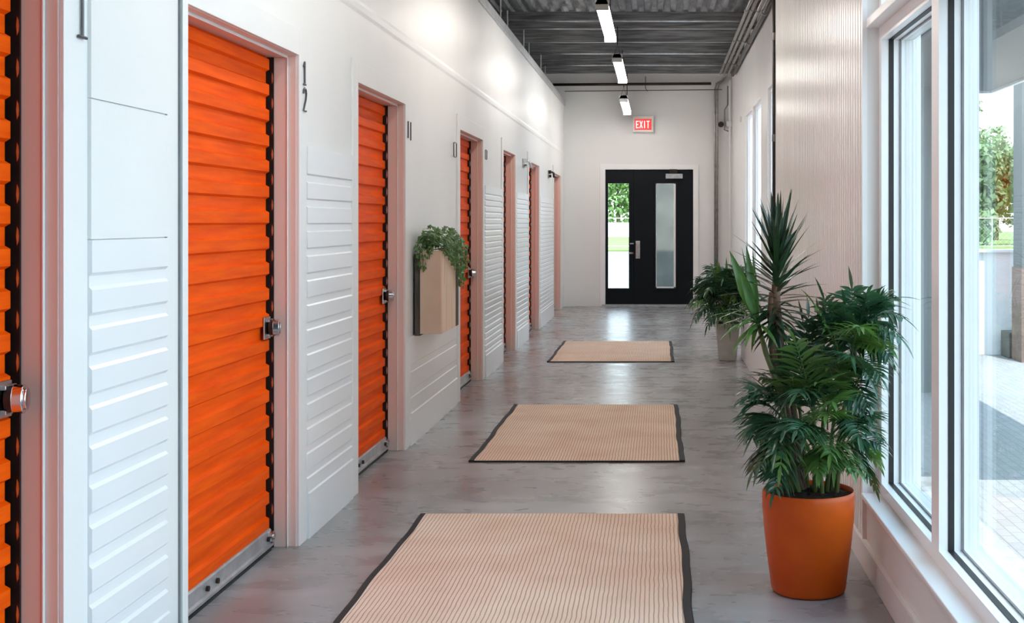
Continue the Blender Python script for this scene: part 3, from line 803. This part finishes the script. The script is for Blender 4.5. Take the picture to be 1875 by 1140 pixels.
def pt(x, y, dy=0.0):
    q = at(x, y, PY + dy)
    return q


# canes: (bottom px x, top px, dy)
canes = [((1466, 893), (1428, 740), -.06), ((1480, 897), (1462, 720), .05), ((1492, 900), (1490, 690), -.05), ((1500, 895), (1512, 690), .08), ((1512, 899), (1540, 650), -.02), ((1524, 897), (1560, 640), .06), ((1506, 900), (1500, 800), -.09), ((1530, 895), (1545, 800), -.05), ((1472, 890), (1445, 800), .02), ((1518, 893), (1575, 600), .03)]
for k, (b0, t0, dy) in enumerate(canes):
    p0 = pt(b0[0], b0[1], dy * .6); p0.z = .335; p2 = pt(t0[0], t0[1], dy)
    MB().tube([p0, p0.lerp(p2, .35) + V((0, 0, .01)), p0.lerp(p2, .7), p2], [.0095, .008, .007, .005], 8).build('cane', M['cane'], pp, smooth=True)
FR = [  # base px, tip px, dy base, dy tip, arch, leaflet length, light?
    # left lobe
    ((1430, 745), (1372, 712), -.06, -.12, .05, .13, 0), ((1428, 760), (1372, 745), -.06, -.05, .05, .13, 0), ((1432, 770), (1378, 800), -.06, -.16, .06, .13, 0),
    ((1440, 800), (1392, 850), -.02, -.20, .07, .14, 0), ((1462, 740), (1398, 690), .05, .10, .03, .13, 0), ((1440, 790), (1388, 775), .05, .16, .05, .13, 0),
    ((1448, 810), (1412, 872), .0, -.12, .06, .13, 0), ((1462, 790), (1425, 800), -.05, -.28, .06, .14, 0), ((1465, 740), (1440, 680), .0, -.20, .03, .14, 0),
    ((1450, 790), (1420, 830), .0, -.32, .08, .14, 0),
    # middle
    ((1490, 740), (1450, 640), -.05, -.10, .02, .14, 0), ((1490, 720), (1470, 590), .03, .05, .0, .14, 0), ((1500, 740), (1460, 720), -.1, -.32, .06, .15, 0),
    ((1512, 720), (1500, 590), .08, .10, .0, .15, 0), ((1500, 790), (1475, 800), -.1, -.35, .05, .14, 0), ((1512, 770), (1525, 735), -.1, -.30, .05, .15, 1),
    ((1512, 760), (1498, 700), -.06, -.25, .05, .14, 1), ((1530, 800), (1520, 830), -.05, -.30, .06, .13, 1), ((1500, 820), (1500, 860), -.09, -.25, .05, .11, 1),
    # right lobe upper
    ((1540, 660), (1508, 548), .0, .0, .0, .14, 0), ((1560, 640), (1548, 560), .06, -.02, .0, .13, 0), ((1560, 630), (1598, 545), .05, -.05, .03, .14, 0),
    ((1575, 610), (1625, 560), .03, .00, .05, .14, 0), ((1565, 640), (1632, 610), .03, -.12, .06, .14, 0), ((1560, 650), (1628, 650), .03, -.10, .08, .13, 0),
    ((1550, 670), (1612, 690), .0, -.16, .08, .13, 0), ((1560, 640), (1570, 600), -.02, -.25, .05, .14, 1), ((1540, 680), (1560, 660), -.02, -.28, .06, .15, 0),
    ((1545, 700), (1590, 740), -.02, -.18, .08, .13, 0), ((1530, 720), (1530, 660), -.02, -.18, .04, .14, 1),
    # right lower
    ((1545, 800), (1612, 800), -.05, -.10, .06, .11, 0), ((1545, 810), (1605, 835), -.05, .02, .05, .11, 1), ((1545, 820), (1590, 870), -.05, -.10, .06, .10, 0), ((1530, 830), (1560, 860), -.05, -.22, .05, .10, 1),
    ((1550, 780), (1585, 760), .0, -.20, .05, .13, 0), ((1548, 770), (1575, 800), .02, -.25, .06, .13, 0),
    ((1520, 760), (1555, 770), .1, .25, .06, .13, 0), ((1480, 760), (1450, 830), .1, .22, .06, .13, 0), ((1500, 700), (1530, 640), .12, .26, .04, .13, 0), ((1470, 720), (1430, 740), .1, .26, .05, .13, 0),
]
rj = random.Random(77)
for it in list(FR):
    (b0, t0, d0, d1, ar, ll, lt) = it
    FR.append(((b0[0] + rj.uniform(-10, 10), b0[1] + rj.uniform(-6, 22)), (t0[0] + rj.uniform(-18, 14), t0[1] + rj.uniform(-14, 26)), d0 + rj.uniform(-.03, .03), d1 + rj.uniform(-.09, .09), ar + rj.uniform(-.01, .02), ll * .95, 1 if rj.random() < .16 else lt))
FR += [((1580, 600), (1640, 545), .0, -.02, .05, .15, 0), ((1580, 600), (1650, 580), -.05, -.16, .06, .14, 0), ((1575, 610), (1650, 620), -.05, -.22, .08, .14, 0), ((1570, 620), (1560, 530), .03, .04, .0, .14, 0), ((1560, 650), (1530, 570), .03, .06, .02, .15, 0)]
for k, (b0, t0, d0, d1, ar, ll, lt) in enumerate(FR):
    frond(pt(b0[0], b0[1], d0), pt(t0[0], t0[1], d1), ar, ll * 1.08, 12, .0165, M['palmlight'] if lt else M['palm'], pp, 100 + k, .75, limit=.852)

# dracaena trunks
tA = [V((PX - .02, PY + .03, .335)), pt(1446, 720, .02), pt(1428, 640, .0), pt(1421, 560, .0), pt(1420, 520, 0)]
MB().tube(tA, [.022, .020, .019, .018, .014], 12).build('trunk', M['bark'], pp, smooth=True)
tB = [V((PX - .035, PY + .0, .335)), pt(1438, 740, -.03), pt(1416, 650, -.02), pt(1411, 570, -.01), pt(1413, 535, 0)]
MB().tube(tB, [.018, .016, .014, .013, .010], 12).build('trunk', M['bark'], pp, smooth=True)
rn = random.Random(12)
cr_ = MB()
for k in range(120):
    t = (k / 119) ** 1.15; q = pt(1420 + 6 * t, 600 - 150 * t, rn.uniform(-.015, .015)); ph = k * 2.39996 + rn.uniform(-.3, .3)
    el = math.radians(-28 + 112 * t ** .8 + rn.uniform(-9, 9)); el = min(el, math.radians(87))
    d = V((math.cos(ph) * math.cos(el), math.sin(ph) * math.cos(el), math.sin(el)))
    L_ = rn.uniform(.15, .24) * (1.0 if t < .8 else .95) * (.75 + .25 * min(1, t * 4))
    sd = V((-math.sin(ph), math.cos(ph), 0))
    cr_.leaf(q, d, sd, L_, rn.uniform(.016, .026), .65 * (1 - t) + .12, 7, .35, .3)
for tx, ty, w in ((1450, 345, .026), (1412, 350, .032), (1425, 352, .026), (1406, 400, .022), (1458, 420, .022), (1376, 378, .012), (1390, 368, .012)):
    q = pt(1422, 470); e = pt(tx, ty, rn.uniform(-.06, .06)); d = e - q
    cr_.leaf(q, d, d.cross(V((0, -1, .1))), d.length, w, .02, 7, .45, .35)
cr_.build('leaf_crown', M['drac'], pp, smooth=True)
# second head: broad striped leaves
q0 = pt(1388, 592, -.03)
MB().tube([V((PX - .05, PY - .02, .335)), pt(1430, 720, -.05), pt(1402, 645, -.03), q0], [.012, .011, .010, .008], 10).build('side_stem', M['cane'], pp, smooth=True)
hd = MB(); hd2 = MB()
for tx, ty, w, dr_, dy in ((1337, 458, .052, .05, -.05), (1366, 448, .040, .0, .0), (1356, 500, .034, .05, -.08), (1378, 455, .016, 0, .03), (1358, 452, .014, 0, .05)):
    e = pt(tx, ty, dy); d = e - q0; hd.leaf(q0, d, d.cross(V((0, -1, .15))), d.length, w, dr_, 8, .35, .45)
for tx, ty, w, dy in ((1345, 655, .028, -.14), (1322, 620, .024, -.16), (1335, 590, .024, .02), (1420, 640, .024, -.12), (1365, 640, .024, -.2), (1432, 575, .026, .08), (1440, 545, .034, .03), (1330, 560, .02, .1), (1378, 650, .02, .1), (1410, 560, .03, -.12), (1312, 600, .02, .05), (1306, 570, .022, -.06), (1350, 600, .026, -.2)):
    e = pt(tx, ty, dy); d = e - q0; L_ = d.length * 1.12
    d = d + V((0, 0, .55 * L_)); (hd2 if w > .024 and tx > 1400 else hd).leaf(q0, d, V((-d.y, d.x, 0)) if abs(d.x) + abs(d.y) > .05 else V((1, 0, 0)), L_, w, 1.15, 8, .35, .4)
hd.build('striped_leaf_crown', M['dracwide'], pp, smooth=True)
hd2.build('dark_leaves', M['drac'], pp, smooth=True)

# ------------------------------------------------------------------ second plant in the pale square planter
QX, QY = .67, 12.25
sp = tag(empty('planter_palm', (QX, QY, 0)), 'drooping leafy palm in a pale square planter beside the low ledge', 'plant')


def taper(h0, h1, b0, b1):
    m = MB(); vs = []
    for h, z in ((h0, b0), (h1, b1)):
        vs += [(QX - h, QY - h, z), (QX + h, QY - h, z), (QX + h, QY + h, z), (QX - h, QY + h, z)]
    return m.add(vs, [(0, 3, 2, 1), (4, 5, 6, 7), (0, 1, 5, 4), (1, 2, 6, 5), (2, 3, 7, 6), (3, 0, 4, 7)])


plb = taper(.083, .115, 0, .36).build('planter', M['concreteplanter'], sp, bevel=.006)
taper(.098, .105, .355, .372).build('soil', M['soil'], plb)
rn = random.Random(5)
for k in range(60):
    ph = k * 2.39996; el = rn.uniform(.1, 1.25); R = rn.uniform(.22, .42)
    tip = V((QX + R * math.cos(ph) * math.cos(el * .8), QY + R * math.sin(ph) * math.cos(el * .8), (.36 + .55 * math.sin(el) + rn.uniform(-.12, .05))))
    if tip.x > 1.02: tip.x = 1.02
    P0 = V((QX + .03 * math.cos(ph), QY + .03 * math.sin(ph), .37))
    frond(P0, tip, .26, .22, 9, .024, M['palmlight'] if k % 4 == 0 else M['palm'], sp, 300 + k, 1.1, stalk=.3, limit=1.13)
hd = MB()
for tx, ty in ((1309, 468), (1316, 478), (1302, 480), (1330, 470), (1340, 490)):
    q = V((QX, QY, .45)); e = at(tx, ty, QY); d = e - q; hd.leaf(q, d, d.cross(V((0, -1, .1))), d.length, .05, .05, 6, .3, .55)
hd.build('upright_leaf', M['dracwide'], sp, smooth=True)

# ------------------------------------------------------------------ outside
struct(MB().box(WT, 60, -30, 160, -.16, -.02).box(-60, WT, YF + .2, 160, -.16, -.02).build('ground', M['paving']), 'block paving outside the windows', 'paving')
cn = MB().box(1.45, 2.72, 5.6, 10.3, 2.42, 2.62).box(WT, 1.45, 5.6, 8.4, 2.42, 2.62).build('canopy_roof', M['soffit'])
struct(cn, 'flat grey canopy over the paving outside', 'canopy')
MB().box(2.72, 2.75, 5.57, 10.33, 2.40, 2.64).box(1.45, 2.72, 10.3, 10.33, 2.40, 2.64).box(WT, 2.72, 5.57, 5.6, 2.40, 2.64).build('fascia', M['extwhite'], cn)
struct(MB().box(1.42, 2.42, 10.05, 10.3, -.02, 2.42).build('wall_outside', M['extgrey']), 'grey return wall under the canopy outside', 'wall')
struct(MB().box(-.22, 1.7, 21.6, 21.9, -.02, 3.4).build('wall_court', M['extconcrete']), 'raw concrete wall behind the end door glass', 'wall')
tag(MB().box(1.45, 8.0, 12.9, 13.1, -.02, 1.03).box(1.45, 8.0, 12.86, 13.14, 1.03, 1.06).build('garden_wall', M['extwhite'], bevel=.004), 'low white wall beyond the paving outside', 'low wall', kind='structure')
gp = tag(empty('gate_post', (3.7, 12.3, -.02)), 'grey post with brick base at the right edge outside', 'post')
MB().box(3.53, 3.95, 12.2, 12.5, .9, 2.75).build('post_shaft', M['extgrey'], gp)
MB().box(3.52, 3.96, 12.18, 12.52, -.02, .9).build('brick_base', M['brick'], gp)
tag(MB().box(3.50, 3.80, 12.55, 12.85, -.02, .24).build('concrete_block', M['extconcrete'], bevel=.01), 'small grey concrete block in front of the low white wall', 'block')
struct(MB().box(-60, 60, 57, 160, -.02, .04).build('lawn_ground', M['lawn']), 'green lawn beyond the paving', 'lawn')
fn = tag(empty('chain_fence', (20, 61, 0)), 'thin wire fence on the lawn before the trees', 'fence')
MB().tube([(-30, 61, 1.5), (45, 61, 1.5)], .025, 6).tube([(-30, 61, .15), (45, 61, .15)], .012, 6).build('top_rail', M['galv'], fn)
x = -30.0
while x < 45:
    MB().tube([(x, 61, .03), (x, 61, 1.55)], .03, 6).build('fence_post', M['galv'], fn); x += 2.2 if 8 < x < 24 else 4.4
wv = MB(); x = 8.0
while x < 26:
    wv.tube([(x, 61, .15), (x + 1.3, 61, 1.5)], .005, 3, False).tube([(x + 1.3, 61, .15), (x, 61, 1.5)], .005, 3, False); x += .3
wv.build('wire_mesh', M['galv'], fn)


def tree(loc, h, rad, m, label, seed, nleaf=3600):
    rn = random.Random(seed); X, Y = loc
    r = tag(empty('tree', (X, Y, .04)), label, 'tree', 'trees beyond the fence')
    MB().tube([(X, Y, .04), (X + .1, Y, h * .3), (X, Y, h * .75)], [.22, .17, .06], 8).build('trunk', M['treebark'], r, smooth=True)
    blobs = [(V((X + rn.uniform(-.6, .6) * rad, Y + rn.uniform(-.6, .6) * rad, h * rn.uniform(.22, .86))), rad * rn.uniform(.38, .62)) for _ in range(15)]
    blobs += [(V((X, Y, h - rad * .35)), rad * .4)]
    lf = MB()
    for _ in range(nleaf):
        c, R = rn.choice(blobs); d = V((rn.gauss(0, 1), rn.gauss(0, 1), rn.gauss(0, 1))).normalized()
        q = c + d * R * rn.uniform(.6, 1.05); n = (d + V((rn.uniform(-.6, .6), rn.uniform(-.6, .6), rn.uniform(-.3, .8)))).normalized()
        u = n.orthogonal().normalized(); u = Matrix.Rotation(rn.uniform(0, 6.28), 3, n) @ u; v = n.cross(u); s = rn.uniform(.14, .27)
        lf.add([q - u * s, q + v * s * .55, q + u * s, q - v * s * .55], [(0, 1, 2, 3)])
    lf.build('crown', m, r)


tree((18.6, 79), 10.2, 2.6, M['treeleaf2'], 'tall pale tree at the left of the window view', 1)
tree((23.6, 88), 8.0, 2.7, M['treeleaf2'], 'hazy mid-height tree behind the greener ones', 2)
tree((21.3, 70), 6.2, 2.3, M['treeleaf'], 'bright green bushy tree right behind the wire fence', 3, 3200)
tree((26.8, 80), 9, 2.6, M['treeleaf'], 'taller green tree at the right edge of the window view', 4)
tree((17.2, 69), 5.6, 2.0, M['treeleaf2'], 'low pale bush-like tree below the tall pale tree', 5)
tree((-3.6, 110), 6.6, 3.4, M['treeleaf'], 'green tree seen through the glass of the end door', 6)
tree((-11.2, 117), 11.0, 3.4, M['treeleaf2'], 'pale tree left of the one behind the end door', 7)
bf = tag(MB().box(-16, 6, 105, 105.2, .04, 1.25).build('white_screen', M['extwhite']), 'white garden screen below the tree behind the end door', 'screen')

# ------------------------------------------------------------------ light
w = bpy.data.worlds.new('sky'); sc.world = w; w.use_nodes = True
WN, WL = w.node_tree.nodes, w.node_tree.links
bg = WN['Background']
tcw = WN.new('ShaderNodeTexCoord'); sxw = WN.new('ShaderNodeSeparateXYZ'); WL.new(tcw.outputs['Generated'], sxw.inputs[0])
rw = WN.new('ShaderNodeValToRGB'); rw.color_ramp.elements[0].position = 0.0; rw.color_ramp.elements[0].color = (.82, .92, 1, 1)
rw.color_ramp.elements[1].position = .8; rw.color_ramp.elements[1].color = (.50, .74, 1.0, 1)
WL.new(sxw.outputs['Z'], rw.inputs['Fac']); WL.new(rw.outputs[0], bg.inputs['Color'])
bg.inputs['Strength'].default_value = 1.8
su = bpy.data.lights.new('sun', 'SUN'); su.energy = 3.2; su.angle = .01; su.color = (1, .97, .92)
so = bpy.data.objects.new('sun', su); C.objects.link(so)
so.rotation_euler = V((-.12, .45, -1)).to_track_quat('-Z', 'Y').to_euler()

vs_ = sc.view_settings
vs_.view_transform = 'Standard'; vs_.look = 'None'; vs_.gamma = 1; vs_.use_curve_mapping = False
vs_.exposure = 1.43
sc.cycles.max_bounces = 10; sc.cycles.diffuse_bounces = 6; sc.cycles.glossy_bounces = 4; sc.cycles.transparent_max_bounces = 16
sc.cycles.sample_clamp_indirect = 8.0
sc.cycles.caustics_reflective = False; sc.cycles.caustics_refractive = False
